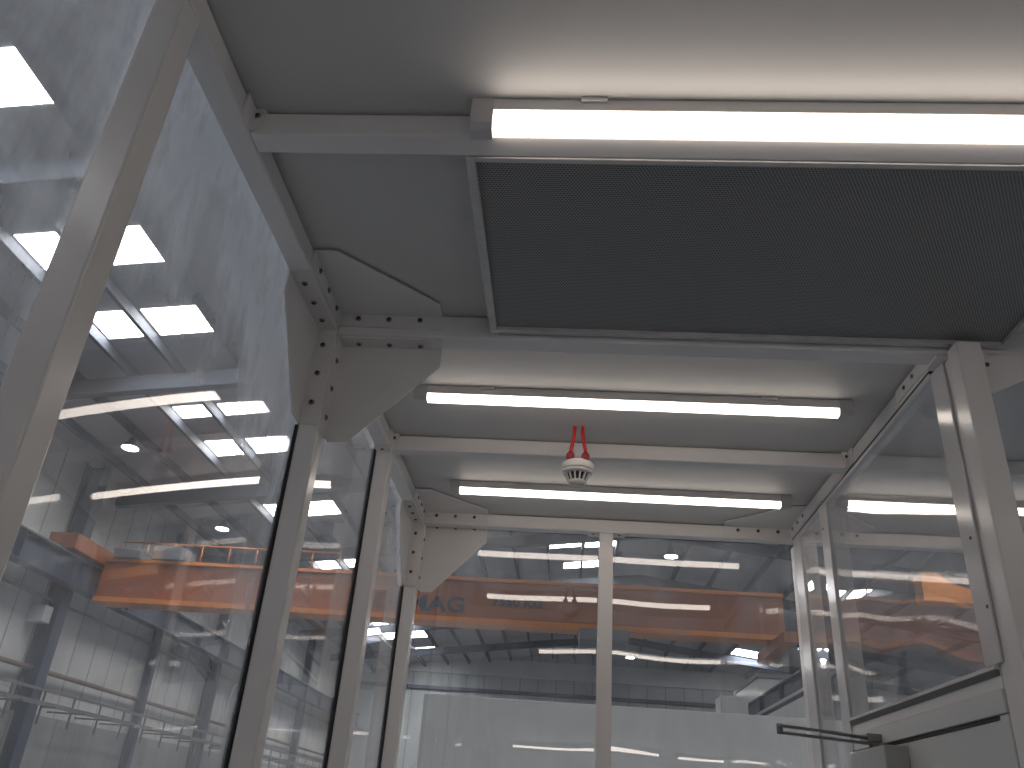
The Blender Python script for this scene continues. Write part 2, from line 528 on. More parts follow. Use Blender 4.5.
# --- gussets
G = [0.046, 0.118, 0.191]
def gusset_top(x, sx, y, label, w=0.242):
    """flat plate under the ceiling, folded down along the rail and along the beam"""
    mb = MB()
    th = 0.003
    P = [(x, y - 0.245), (x + sx * 0.052, y - 0.245), (x + sx * w, y - 0.055), (x + sx * w, y), (x, y)]
    mb.prism([(a, b, -0.001) for a, b in P], (0, 0, -th))
    mb.box((x, y - 0.245, -0.036), (x + sx * th, y - 0.0035, -0.001), 0.0008)
    mb.box((x, y - th, -0.038), (x + sx * w, y, -0.001), 0.0008)
    o = mb.build('gusset_plate', M['gusset'])
    tag(o, label, 'bracket')
    for g in G:
        bolt((x + sx * g, y - th, -0.016), (0, -1, 0), o)
        bolt((x + sx * th, y - g, -0.016), (sx, 0, 0), o)
    return o
def gusset_cross(x, y, zt, label, dy=0.052):
    """upright plate below the beam, folded under it and along the post"""
    th = 0.003
    mb = MB()
    yp = y + dy
    P = [(x, zt), (x + 0.24, zt), (x + 0.24, zt - 0.050), (x + 0.050, zt - 0.249), (x + 0.008, zt - 0.249), (x, zt - 0.240)]
    mb.prism([(a, yp, b) for a, b in P], (0, th, 0))
    mb.box((x, y + 0.008, zt - th), (x + 0.24, yp + th, zt), 0.0008)
    mb.box((x, y + 0.006, zt - 0.243), (x + th, yp + th, zt), 0.0008)
    o = mb.build('gusset_plate', M['gusset'])
    tag(o, label, 'bracket')
    for i, g in enumerate(G):
        bolt((x + g, y + 0.036, zt - th), (0, 0, -1), o)
        bolt((x + th, y + 0.025, zt - 0.057 - 0.0725 * i), (1, 0, 0), o)
    return o
def gusset_side(x, y, label, d=0.236):
    """upright plate on the outer side of the rail, folded under the rail and onto the post"""
    th = 0.003
    mb = MB()
    P = [(y, -T), (y - d, -T), (y - d, -0.098), (y - 0.055, -0.290), (y, -0.290)]
    mb.prism([(x - T, a, b) for a, b in P], (th, 0, 0))
    mb.box((x - T, y - d, -T - th), (x - 0.0005, y, -T), 0.0008)
    mb.box((x - T, y - th, -0.290), (x - 0.0005, y, -T), 0.0008)
    o = mb.build('gusset_plate', M['gusset'])
    tag(o, label, 'bracket')
    for i, g in enumerate(G):
        bolt((x - 0.024, y - g, -T - th), (0, 0, -1), o)
        bolt((x - 0.026, y - th, -0.090 - 0.0735 * i), (0, -1, 0), o)
    return o
gusset_top(0, 1, YB, 'flat white gusset under the ceiling at the big corner, above the main beam')
gusset_cross(0, YB, -ZB, 'large upright white gusset hanging below the main beam')
gusset_side(0, YB, 'white gusset seen almost edge-on against the scuffed pane beside the big corner')
gusset_top(0, 1, YD, 'small flat white gusset under the ceiling at the far left corner')
gusset_cross(0, YD, -0.0478, 'upright white gusset at the far corner, in front of the crane lettering', T - 0.004)
gusset_side(0, YD, 'edge-on white gusset with bolts at the far corner')
gusset_top(XR, -1, YD, 'flat white gusset under the ceiling at the far right corner above the clear panes')
gusset_top(XR + T, 1, YD, 'flat white gusset seen only through the framed pane')
# short plate beside the near corner post
mb = MB()
mb.prism([(XR + 0.054, YB - 0.006, -ZB), (XR + 0.25, YB - 0.006, -ZB), (XR + 0.25, YB - 0.006, -0.07), (XR + 0.075, YB - 0.006, -0.155), (XR + 0.054, YB - 0.006, -0.155)], (0, 0.003, 0))
mb.box((XR + 0.054, YB - 0.006, -ZB - 0.002), (XR + 0.25, YB - 0.0005, -0.030), 0.0008)
o = tag(mb.build('gusset_plate', M['gusset']), 'white gusset with one bolt beside the glossy post at the right edge', 'bracket')
bolt((XR + 0.074, YB - 0.006, -0.086), (0, -1, 0), o, 0.8)

# ------------------------------------------------------------------ strip lights
def strip_light(x0, y0, label, n=1.085, w=0.036, h=0.0385):
    """x0 = where the lit diffuser begins, y0 = near side"""
    x1 = x0 + n
    t = thing('strip_light', ((x0 + x1) / 2, y0 + w / 2, -h), label, 'light', 'strip lights under the booth ceiling')
    mb = MB(); mb.box((x0 - 0.004, y0, -0.0205), (x1 + 0.004, y0 + w, 0.0034), 0.002)
    mb.build('housing', M['lamp_body'], t)
    # rounded diffuser
    bm = MB()
    prof = []
    for k in range(13):
        a = math.pi * k / 12
        yy = y0 + w / 2 - math.cos(a) * (w / 2 - 0.0015)
        zz = -0.0205 - (math.sin(a) ** 0.45) * (h - 0.0205)
        prof.append((yy, zz))
    bm.prism([(x0, a, b) for a, b in prof], (n, 0, 0))
    bm.build('diffuser', M['tube'], t)
    for xa, xb in ((x0 - 0.036, x0 + 0.0005), (x1 - 0.0005, x1 + 0.036)):
        mb = MB()
        mb.prism([(xa, y0 - 0.0015, 0.0034), (xa, y0 - 0.0015, 0.010 - h), (xa, y0 + 0.005, -h - 0.001), (xa, y0 + w - 0.005, -h - 0.001), (xa, y0 + w + 0.0005, 0.010 - h), (xa, y0 + w + 0.0005, 0.0034)], (xb - xa, 0, 0), 0.001)
        mb.build('end_cap', M['lamp_cap'], t)
    for xa in (x0 + 0.14, x1 - 0.20):
        mb = MB(); mb.box((xa, y0 - 0.006, -0.004), (xa + 0.042, y0 + w + 0.0005, 0.0034), 0.001)
        mb.build('mounting_clip', M['lamp_body'], t)
    return t
strip_light(0.408, 0.9665, 'nearest strip light, long bright one crossing the upper right of the view', w=0.0328, h=0.059)
strip_light(0.157, 1.976, 'bright strip light between the main beam and the smoke detector')
strip_light(0.170, 2.680, 'bright strip light nearest the far clear panes')
strip_light(1.462, 2.640, 'strip light of the neighbouring bay, shining through the framed pane')
strip_light(0.17, -1.22, 'last strip light behind the camera beside the scuffed panes')
strip_light(1.60, 0.20, 'strip light just behind the camera on the side of the neighbouring bay')
strip_light(1.45, -1.22, 'unseen fill strip light behind the camera at the near end of the booth')  # added lamp, brightens faces turned toward the camera

# ------------------------------------------------------------------ filter
FX0, FX1, FY0, FY1, FZ = 0.357, 1.486, Y1 + T + 0.001, YB - 0.010, -0.0485
t = thing('ceiling_filter', ((FX0 + FX1) / 2, (FY0 + FY1) / 2, FZ), 'large dark perforated filter panel in a thin metal frame under the ceiling', 'filter')
fw = 0.016
for nm, a, b in (('side', (FX0, FY0, FZ), (FX0 + fw, FY1, 0.003)), ('side', (FX1 - fw, FY0, FZ), (FX1, FY1, 0.003)),
                 ('end', (FX0 + fw, FY0, FZ), (FX1 - fw, FY0 + fw * 0.7, 0.003)), ('end', (FX0 + fw, FY1 - fw, FZ), (FX1 - fw, FY1, 0.003))):
    mb = MB(); mb.box(a, b, 0.0012)
    mb.build('frame_' + nm, M['galv'], t)
mb = MB(); mb.box((FX0 + fw, FY0 + fw * 0.7, FZ + 0.009), (FX1 - fw, FY1 - fw, FZ + 0.014))
mb.build('perforated_sheet', M['perf'], t)

# ------------------------------------------------------------------ smoke detector on two red cables
DX, DY = 0.5695, 2.207
t = thing('smoke_detector', (DX, DY, -0.18), 'white round smoke detector hanging on two red cables', 'smoke detector')
for s in (-1, 1):
    mb = MB()
    x0, x1 = DX + s * 0.0115, DX + s * 0.0215
    mb.tube([(x0, DY, 0.004), (x0 + s * 0.0005, DY, -0.015), (x0 + s * 0.003, DY, -0.040), (x1 - s * 0.001, DY, -0.068), (x1, DY, -0.092)], 0.0052, 12)
    c = mb.build('cable', M['red'], t)
    mb = MB()
    mb.lathe((x1, DY, -0.089), [(0.0001, 0.015), (0.0062, 0.0145), (0.0070, 0.008), (0.0115, 0.006), (0.0125, -0.001), (0.0115, -0.009), (0.0085, -0.012), (0.0085, -0.015), (0.0001, -0.015)], 18)
    mb.build('cable_gland', M['darkred'], c)
mb = MB()
mb.lathe((DX, DY, 0), [(0.0001, -0.1045), (0.026, -0.1045), (0.026, -0.1125), (0.043, -0.1135), (0.0462, -0.1165), (0.0470, -0.133), (0.0455, -0.137), (0.0001, -0.137)], 40)
mb.build('base', M['plastic'], t)
mb = MB()
mb.lathe((DX, DY, 0), [(0.0001, -0.136), (0.0445, -0.136), (0.0435, -0.142), (0.041, -0.146), (0.036, -0.1465), (0.0001, -0.1465)], 40)
mb.build('collar', M['plastic'], t)
mb = MB()
mb.lathe((DX, DY, 0), [(0.0001, -0.1455), (0.030, -0.1455), (0.0235, -0.168), (0.0001, -0.168)], 32)
mb.build('sensor_chamber', M['vent'], t)
for k in range(14):
    a = 2 * math.pi * k / 14
    mb = MB()
    mb.bar((DX + math.cos(a) * 0.0365, DY + math.sin(a) * 0.0365, -0.145), (DX + math.cos(a) * 0.0255, DY + math.sin(a) * 0.0255, -0.1685), 0.0042, 0.004, up=(math.cos(a), math.sin(a), 0))
    mb.build('cage_rib', M['plastic'], t)
mb = MB()
mb.lathe((DX, DY, 0), [(0.0001, -0.166), (0.026, -0.1665), (0.026, -0.171), (0.022, -0.177), (0.012, -0.180), (0.0001, -0.180)], 32)
mb.build('bottom_cap', M['plastic'], t)

# ------------------------------------------------------------------ clear panes (structure)
def smooth_noise(seed):
    rnd = random.Random(seed)
    ws = [(rnd.uniform(0.6, 1.6), rnd.uniform(0.4, 1.3), rnd.uniform(0, 6.28), rnd.uniform(0.5, 1.0)) for _ in range(4)]
    def f(u, v):
        return sum(a * math.sin(2 * math.pi * (fu * u + fv * v * 1.7) + ph) / (1 + fu * fu) for fu, fv, ph, a in ws)
    return f

def pane(name, axis, pos, a0, a1, z0, z1, mat, bow=0.0, wave=0.0, seed=1, warp=None, lean=0.0, th=0.003, nu=28, nv=40):
    """slightly bowed sheet of clear plastic; axis 'x' = sheet at x=pos spanning y, axis 'y' = sheet at y=pos spanning x"""
    bm = bmesh.new()
    nz = smooth_noise(seed)
    def P(i, j, k):
        u, v = i / nu, j / nv
        env = math.sin(math.pi * u) ** 0.5 if 0 < u < 1 else 0.0
        dep = (1 - v) * (z1 - z0)
        d = bow * (1 - (2 * u - 1) ** 2) * math.sin(math.pi / 2 * min(1.0, (1 - v) * 2.0)) + wave * nz(u, v)
        if warp:          # sheet twisted between its fixings
            c3, c2, c1, c0 = warp
            d += 0.8 * (1 - math.exp(-dep / 0.8)) * (((c3 * u + c2) * u + c1) * u + c0)
        if lean:          # sheet bellying inward below its top edge
            e = min(dep, 0.74)
            d -= lean * (e ** 4 / 4 + (0.74 ** 3 * 0.35 * (1 - math.exp(-(dep - 0.74) / 0.35)) if dep > 0.74 else 0.0))
        a = a0 + (a1 - a0) * u
        z = z0 + (z1 - z0) * v
        off = pos + d + (th if k else 0.0)
        return W((off, a, z)) if axis == 'x' else W((a, off, z))
    grids = []
    for k in (0, 1):
        g = [[bm.verts.new(P(i, j, k)) for j in range(nv + 1)] for i in range(nu + 1)]
        for i in range(nu):
            for j in range(nv):
                q = [g[i][j], g[i + 1][j], g[i + 1][j + 1], g[i][j + 1]]
                f = bm.faces.new(q)
                f.smooth = True
        grids.append([(i, j) for i in range(nu + 1) for j in (0, nv)] )
    border = [(i, 0) for i in range(nu)] + [(nu, j) for j in range(nv)] + [(i, nv) for i in range(nu, 0, -1)] + [(0, j) for j in range(nv, 0, -1)]
    A = [bm.verts.new(P(i, j, 0)) for i, j in border]
    B = [bm.verts.new(P(i, j, 1)) for i, j in border]
    n = len(border)
    for i in range(n):
        bm.faces.new([A[i], A[(i + 1) % n], B[(i + 1) % n], B[i]])
    cen = W((pos + th / 2, (a0 + a1) / 2, (z0 + z1) / 2)) if axis == 'x' else W(((a0 + a1) / 2, pos + th / 2, (z0 + z1) / 2))
    for f in bm.faces:       # outward normals
        c = f.calc_center_median()
        f.normal_update()
        if f.smooth:
            d = (c.x - W((pos, 0, 0)).x) if axis == 'x' else (c.y - W((0, pos, 0)).y)
    m = MB(); m.bm.free(); m.bm = bm
    bmesh.ops.recalc_face_normals(bm, faces=bm.faces)
    return struct(m.build(name, mat))

G_left_near = pane_mat('scuffed_pane_near', 0.06, 0.24, seed=3.1, ramp=[(2, 1.7, 2.75, 0.75)])
G_left = pane_mat('scuffed_pane', 0.035, 0.13, seed=1.3, ramp=[(2, 2.15, 2.72, 1.6), (1, 1.35, 1.76, 0.34)])
G_left2 = pane_mat('wiped_pane', 0.045, 0.16, seed=5.2, ramp=[(2, 2.2, 2.75, 0.40)])
G_far = pane_mat('clear_pane_far', 0.016, 0.07, seed=8.0, f0=0.062, ramp=[(2, 2.25, 2.78, 0.20)])
G_right = pane_mat('clear_pane_side', 0.04, 0.06, seed=11.0, f0=0.06)

zt, zb = -0.012, FL + 0.06
PX = -0.0560
w1 = pane('window_1', 'x', PX, YN + 0.004, YA + 0.018, zb, zt - 0.0, G_left_near, 0.002, 0.0003, 11)
w2 = pane('window_2', 'x', PX, YA + T + 0.003, YB + 0.012, zb, zt, G_left, 0.0, 0.0002, 12, warp=(0.0733, -0.2633, 0.1598, 0.0302))
w3 = pane('window_3', 'x', PX, YB + 0.024, YPC + 0.0005, zb, zt, G_left2, 0.0015, 0.0005, 13)
w4 = pane('window_4', 'x', PX, YPC + 0.024, YD + 0.0005, zb, zt, G_left2, 0.0008, 0.0004, 14)
w5 = pane('window_5', 'y', YD + T + 0.005, 0.006, 0.662, zb, -0.0485, G_far, -0.0030, 0.0005, 15, lean=0.14)
w6 = pane('window_6', 'y', YD + T + 0.005, 0.718, XR + 0.004, zb, -0.0485, G_far, -0.0034, 0.0005, 16, lean=0.14)
w7 = pane('window_7', 'x', XR + 0.0008, 1.6685, 2.60, -0.712, -0.056, G_right, 0.0016, 0.0012, 17)
w8 = pane('window_8', 'x', XR + 0.0008, 2.62, YD - 0.02, zb, -0.056, G_right, 0.0010, 0.0010, 18)
w9 = pane('window_9', 'y', YD + T + 0.005, XR + 0.058, XE - 0.004, zb, -0.0485, G_far, -0.0024, 0.0005, 19, lean=0.14)
for w, y, top in ((w2, YB, -0.292), (w3, YPC, -T - 0.001), (w4, YD, -0.292)):
    mb = MB(); mb.box((-T - 0.0095, y + 0.0006, zb), (-T - 0.0003, y + 0.020, top), 0.0008)
    mb.box((-T - 0.0105, y - 0.003, zb), (-T - 0.0003, y + 0.0004, top), 0.0008)
    mb.build('gasket', M['gasket'], w)

# unseen white sheet added at the near end to bounce light forward
mb = MB(); mb.box((0.001, YN + 0.012, FL + 0.002), (XE - 0.001, YN + 0.030, -T - 0.001), 0.001)
struct(mb.build('wall_bounce', M['bouncewall']))

# floor-level kerb rails that carry the panes
def kerb(a, b, label):
    mb = MB(); mb.box(a, b, BEV)
    return tag(mb.build('bottom_rail', M['paint']), label, 'rail')
kerb((-T, YN + T, FL), (0, YA, FL + 0.059), 'white floor rail under the nearest clear pane')
kerb((-T, YA + T, FL), (0, YB, FL + 0.059), 'white floor rail under the scuffed clear pane')
kerb((-T, YB + T + 0.0005, FL), (0, YPC - 0.0005, FL + 0.059), 'white floor rail under the third clear pane')
kerb((-T, YPC + T, FL), (0, YD, FL + 0.059), 'white floor rail under the last clear pane before the far corner')
kerb((0.001, YD, FL), (0.6635, YD + T, FL + 0.059), 'white floor rail under the far pane in front of the crane lettering')
kerb((0.7165, YD, FL), (XR + 0.0055, YD + T, FL + 0.059), 'white floor rail under the far pane near the partition')
kerb((XR + 0.056, YD, FL), (XE, YD + T, FL + 0.059), 'white floor rail under the far pane of the neighbouring bay')
kerb((XR + 0.0062, 2.63, FL), (XR + 0.05, YD - 0.115, FL + 0.059), 'white floor rail under the narrow partition pane')

# ------------------------------------------------------------------ partition: beads, transom, door
def strip(name, a, b, label, bolts=(), bn=(-1, 0, 0)):
    mb = MB(); mb.box(a, b, 0.0018)
    o = mb.build(name, M['alu'])
    struct(o)
    for p in bolts:
        bolt(p, bn, o, 0.6)
    return o
strip('trim_1', (XR - 0.006, 1.645, -0.705), (XR, 1.712, -0.0645), None, [(XR - 0.006, 1.668, -0.46), (XR - 0.006, 1.655, -0.60)])
strip('trim_2', (XR - 0.006, 2.560, FL), (XR, 2.632, -0.0645), None, [(XR - 0.006, 2.605, -0.135)])
strip('trim_3', (XR - 0.006, 2.880, FL), (XR, 2.968, -0.0645), None, [])
mb = MB()
mb.prism([(XR - 0.010, 1.668, -0.7140), (XR - 0.010, 1.668, -0.7110), (XR - 0.002, 1.668, -0.703), (XR - 0.0003, 1.668, -0.703), (XR - 0.0003, 1.668, -0.7140)], (0, 0.890, 0))
struct(mb.build('trim_4', M['alu']))
mb = MB(); mb.prism([(XR - 0.009, 1.670, -0.7142), (XR - 0.0003, 1.670, -0.7142), (XR - 0.0003, 1.670, -0.724), (XR - 0.003, 1.670, -0.724)], (0, 0.886, 0))  # dark strip painting the shaded underside of the bottom bead
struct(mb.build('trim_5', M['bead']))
# head plate over the near bead
mb = MB(); mb.box((XR - 0.024, YB + 0.003, -ZB - 0.006), (XR + 0.024, YB + 0.068, -ZB), 0.001)
mb.box((XR - 0.024, YB + 0.052, -ZB), (XR - 0.020, YB + 0.068, -0.020), 0.001)
o = tag(mb.build('angle_bracket', M['gusset']), 'small angle bracket with one bolt under the main beam beside the glossy post', 'bracket')
bolt((XR, YB + 0.040, -ZB - 0.006), (0, 0, -1), o, 0.9)
# transom tube
mb = MB(); mb.box((XR + 0.0002, YB + 0.047, -0.7478), (XR + 0.046, 2.584, -0.7135), 0.002)
tag(mb.build('transom_rail', M['paint']), 'white transom rail between the framed pane and the door', 'rail')
df = thing('door_frame', (XR + 0.02, 2.1, FL), 'white door frame around the door with the overhead closer', 'door frame')
mb = MB(); mb.box((XR - 0.004, YB + 0.047, -0.7900), (XR + 0.044, 2.556, -0.7484), 0.0022)
mb.build('head', M['door'], df)
# door leaf
mb = MB(); mb.box((XR + 0.003, 1.706, FL + 0.008), (XR + 0.040, 2.555, -0.7975), 0.002)
d1 = struct(mb.build('door_1', M['door']))
mb = MB(); mb.box((XR + 0.001, 1.706, -0.7972), (XR + 0.040, 2.555, -0.7902))  # black strip filling the gap above the door
mb.build('gap_strip', M['gasket'], d1)
mb = MB(); mb.box((XR - 0.001, YB + 0.047, FL), (XR + 0.044, 1.7025, -0.7905), 0.002)
mb.build('jamb', M['door'], df)
# door closer
t = thing('door_closer', (XR - 0.03, 2.31, -0.90), 'grey overhead door closer with folded dark arms on the white door', 'door closer')
mb = MB(); mb.box((XR - 0.054, 2.178, -0.905), (XR + 0.0028, 2.436, -0.806), 0.003)
mb.build('body', M['closer'], t)
mb = MB(); mb.lathe((XR - 0.03, 2.315, -0.806), [(0.012, 0.0), (0.012, 0.016), (0.0001, 0.016)], 16)
mb.build('pivot', M['arm'], t)
mb = MB(); mb.bar((XR - 0.03, 2.315, -0.7935), (1.078, 2.19, -0.7935), 0.016, 0.006, bev=0.001)
mb.build('main_arm', M['arm'], t)
mb = MB(); mb.bar((1.066, 2.155, -0.782), (1.20, 2.235, -0.780), 0.014, 0.006, bev=0.001)
mb.tube([(1.19, 2.229, -0.780), (XR - 0.022, 2.343, -0.778)], 0.0045, 10)
mb.build('forearm', M['arm'], t)
mb = MB(); mb.lathe((1.072, 2.172, -0.799), [(0.0075, 0.0), (0.0075, 0.023), (0.0001, 0.023)], 16)
mb.build('elbow_pin', M['arm'], t)
mb = MB(); mb.box((XR - 0.040, 2.325, -0.787), (XR - 0.0043, 2.385, -0.767), 0.002)
mb.build('frame_shoe', M['arm'], t)
# lower panel of the neighbouring bay's front, beside the near post
mb = MB(); mb.box((XR + 0.056, YB + 0.004, FL), (XE, YB + 0.034, -0.745), 0.002)
struct(mb.build('wall_partition', M['door']))
w10 = pane('window_10', 'y', YB + 0.02, XR + 0.056, XE - 0.002, -0.744, -ZB - 0.001, G_right, -0.0006, 0.0003, 21)

mb = MB(); mb.box((-T - 0.02, YN - 0.02, FL), (XE + T + 0.02, YD + T + 0.02, FL + 0.0015))
struct(mb.build('floor', M['boothfloor']))

# ================================================================== the hall
HX0, HX1, HY0, HY1 = -13.2, 19.2, -16.0, 54.0      # from the eye
EAVE, SLOPE, RIDGE = 7.9, 0.12, 3.0
def roof_z(x):
    return EAVE + SLOPE * (x - HX0) if x <= RIDGE else EAVE + SLOPE * (RIDGE - HX0) - SLOPE * (x - RIDGE)
HF = FL - EYE[2]                                    # floor seen from the eye
mb = MB(); mb.box(R(HX0 - 1, HY0 - 1, HF - 0.2), R(HX1 + 1, HY1 + 1, HF))
struct(mb.build('floor', M['floor']))
mb = MB(); mb.box(R(HX0 - 0.3, HY0, HF), R(HX0, HY1, EAVE + 0.2)); struct(mb.build('wall_left', M['hallwall']))
mb = MB(); mb.box(R(HX0, HY0, HF), R(HX0 + 0.12, HY1, 1.55)); struct(mb.build('wall_left_lower', M['halllow']))
mb = MB(); mb.box(R(HX1, HY0, HF), R(HX1 + 0.3, HY1, EAVE + 0.4)); struct(mb.build('wall_right', M['hallwall']))
mb = MB(); mb.box(R(HX0, HY1, HF), R(HX1, HY1 + 0.3, 10.2)); struct(mb.build('wall_far', M['hallfar']))
mb = MB(); mb.box(R(HX0, HY0 - 0.3, HF), R(HX1, HY0, 10.2)); struct(mb.build('wall_back', M['hallwall']))
mb = MB()
mb.prism([R(HX0, HY0, EAVE), R(RIDGE, HY0, roof_z(RIDGE)), R(RIDGE, HY0, roof_z(RIDGE) + 0.2), R(HX0, HY0, EAVE + 0.2)], (0, HY1 - HY0, 0))
struct(mb.build('ceiling_hall', M['roof']))
mb = MB()
mb.prism([R(RIDGE, HY0, roof_z(RIDGE)), R(HX1, HY0, roof_z(HX1)), R(HX1, HY0, roof_z(HX1) + 0.2), R(RIDGE, HY0, roof_z(RIDGE) + 0.2)], (0, HY1 - HY0, 0))
struct(mb.build('ceiling_hall', M['roof']))
# band of trim along the top of the far wall
mb = MB(); mb.box(R(HX0, HY1 - 0.25, 6.9), R(HX1, HY1, 7.1)); struct(mb.build('trim_6', M['steel']))
mb = MB(); mb.box(R(HX0, HY1 - 0.2, 7.9), R(HX1, HY1, 8.9)); struct(mb.build('trim_7', M['cab']))

# purlins and rafters carry the roof: part of the building
XP = [-12.3, -11.0, -9.78, -8.72, -7.3, -6.0, -4.7, -3.4, -2.1, -0.8, 0.5, 1.8, 4.4, 5.9, 7.4, 8.9, 11, 13, 15, 17]
for x in XP:
    z = roof_z(x)
    mb = MB(); mb.box(R(x - 0.05, HY0, z - 0.24), R(x + 0.05, HY1, z - 0.03))
    struct(mb.build('roof_purlin', M['purlin']))
for y in (-8, -2, 3.2, 9.2, 15.7, 22.4, 28.8, 35.2, 41.6, 48):
    mb = MB()
    for xa, xb in ((HX0, RIDGE), (RIDGE, HX1)):
        mb.bar(R(xa, y, roof_z(xa) - 0.42), R(xb, y, roof_z(xb) - 0.42), 0.22, 0.36)
    struct(mb.build('roof_rafter', M['rafter']))

# skylights: windows in the roof; far and behind-camera rows added for more light
k = 20
SKY = []
for (ya, yb) in ((7.25, 8.2), (10.95, 11.95), (13.42, 14.38), (17.6, 18.2), (19.65, 20.6), (24.6, 25.8), (31.0, 32.0), (37.5, 38.9), (41, 42.4), (44.5, 46), (49, 50.5)):  # farthest rows added to brighten the far hall
    for (xa, xb) in ((-9.70, -8.82), (-8.62, -7.37)):
        SKY.append((xa, xb, ya, yb))
for (ya, yb) in ((-9, -7.8), (-1.5, -0.3), (1.5, 2.6)):
    for (xa, xb) in ((9.2, 10.8),):
        SKY.append((xa, xb, ya, yb))
for (xa, xb) in ((-9.70, -8.82), (-8.62, -7.37)):
    SKY.append((xa, xb, 1.5, 2.6))
    SKY.append((xa, xb, -9.2, -7.6))  # unseen skylights added to light surfaces facing the camera
SKY.append((1.0, 2.4, -9.2, -7.4)); SKY.append((4.8, 6.2, -9.2, -7.4))  # more unseen skylights, added as light from behind
for (ya, yb) in ((6, 7.2), (12, 13.2), (18, 19.2), (25, 26.2), (36, 37.4), (42, 43.5), (47, 48.5)):
    SKY.append((9.2, 10.8, ya, yb))
SKY.append((-0.75, 0.4, 30.5, 31.2)); SKY.append((0.6, 1.75, 30.7, 31.4)); SKY.append((-0.2, 1.7, 33.4, 34.2))
for xa, xb, ya, yb in SKY:
    za, zb_ = roof_z(xa) - 0.012, roof_z(xb) - 0.012
    mb = MB()
    mb.prism([R(xa, ya, za), R(xb, ya, zb_), R(xb, yb, zb_), R(xa, yb, za)], (0, 0, 0.010))
    o = struct(mb.build('window_%d' % k, M['sky']))
    k += 1

# columns on the left wall
names = ['dark blue steel column against the grey hall wall, widest of its row', 'thin dark column in the middle of the grey hall wall', 'dark steel column of the hall wall just beside the gusset post',
         'far steel column of the hall wall behind the third clear pane', 'steel column of the hall wall beyond the frame, near the camera', 'last steel column toward the end of the hall wall']
for (y, w), lb in zip(((20.6, 0.40), (26.4, 0.22), (31.4, 0.34), (37.0, 0.30), (14.6, 0.34), (43.0, 0.3)), names):
    x = HX0 + 0.30
    mb = MB()
    mb.box(R(x - w * 0.55, y - w / 2, HF), R(x - w * 0.55 + 0.03, y + w / 2, EAVE - 0.1))
    mb.box(R(x + w * 0.55 - 0.03, y - w / 2, HF), R(x + w * 0.55, y + w / 2, EAVE - 0.1))
    mb.box(R(x - w * 0.55 + 0.03, y - 0.02, HF), R(x + w * 0.55 - 0.03, y + 0.02, EAVE - 0.1))
    tag(mb.build('steel_column', M['steel']), lb, 'column')
# runways
def runway(x, y0, y1, z0, z1, label, w=0.3):
    mb = MB()
    mb.box(R(x - w / 2, y0, z0), R(x + w / 2, y1, z0 + 0.04))
    mb.box(R(x - w / 2, y0, z1 - 0.04), R(x + w / 2, y1, z1))
    mb.box(R(x - 0.03, y0, z0 + 0.04), R(x + 0.03, y1, z1 - 0.04))
    n = int((y1 - y0) / 2.6)
    for i in range(n):
        y = y0 + (i + 0.5) * (y1 - y0) / n
        mb.box(R(x - w / 2 + 0.01, y - 0.02, z0 + 0.04), R(x + w / 2 - 0.01, y + 0.02, z1 - 0.04))
    o = mb.build('crane_runway', M['steel'])
    tag(o, label, 'runway beam')
    mb = MB(); mb.box(R(x - 0.04, y0, z1), R(x + 0.04, y1, z1 + 0.07))
    mb.build('crane_rail', M['rail'], o)
    return o
runway(HX0 + 0.75, HY0 + 0.5, HY1 - 0.5, 4.45, 5.15, 'dark blue runway beam along the grey hall wall', 0.36)
rw = runway(6.25, 18.6, HY1 - 0.5, 3.52, 4.0, 'dark blue runway beam running diagonally behind the far pane', 0.34)
mb = MB(); mb.box(R(6.02, 18.6, 3.44), R(6.08, HY1 - 0.5, 3.50)); mb.build('conductor_bar', M['rail'], rw)
for y, lb in ((29.0, 'dark blue column carrying the diagonal runway beam, beside the pale cabin'), (37.0, 'second dark column under the diagonal runway beam'), (45.0, 'farthest dark column under the diagonal runway beam'), (21.0, 'dark column of the diagonal runway hidden by the partition posts')):
    mb = MB()
    mb.box(R(6.25 - 0.28, y - 0.25, HF), R(6.25 - 0.24, y + 0.25, 3.52))
    mb.box(R(6.25 + 0.24, y - 0.25, HF), R(6.25 + 0.28, y + 0.25, 3.52))
    mb.box(R(6.25 - 0.24, y - 0.03, HF), R(6.25 + 0.24, y + 0.03, 3.52))
    tag(mb.build('steel_column', M['steel']), lb, 'column')

# crane 1
GY = 21.0
def text_mesh(name, body, size, x0, z0, y, mat, parent, width=None):
    cu = bpy.data.curves.new(name, 'FONT')
    cu.body = body
    cu.size = size
    cu.extrude = 0.01
    cu.offset = 0.03 * size
    ob = bpy.data.objects.new(name + '_tmp', cu)
    COL.objects.link(ob)
    dg = bpy.context.evaluated_depsgraph_get()
    me = bpy.data.meshes.new_from_object(ob.evaluated_get(dg))
    bpy.data.objects.remove(ob)
    xs = [v.co.x for v in me.vertices]
    sx = (width / (max(xs) - min(xs))) if width else 1.0
    mn = min(xs)
    for v in me.vertices:
        x, yy, zz = (v.co.x - mn) * sx, v.co.y, v.co.z
        v.co = (x, -zz, yy)
    me.materials.clear()
    me.materials.append(mat)
    return link(name, me, W(R(x0, y, z0)), parent)

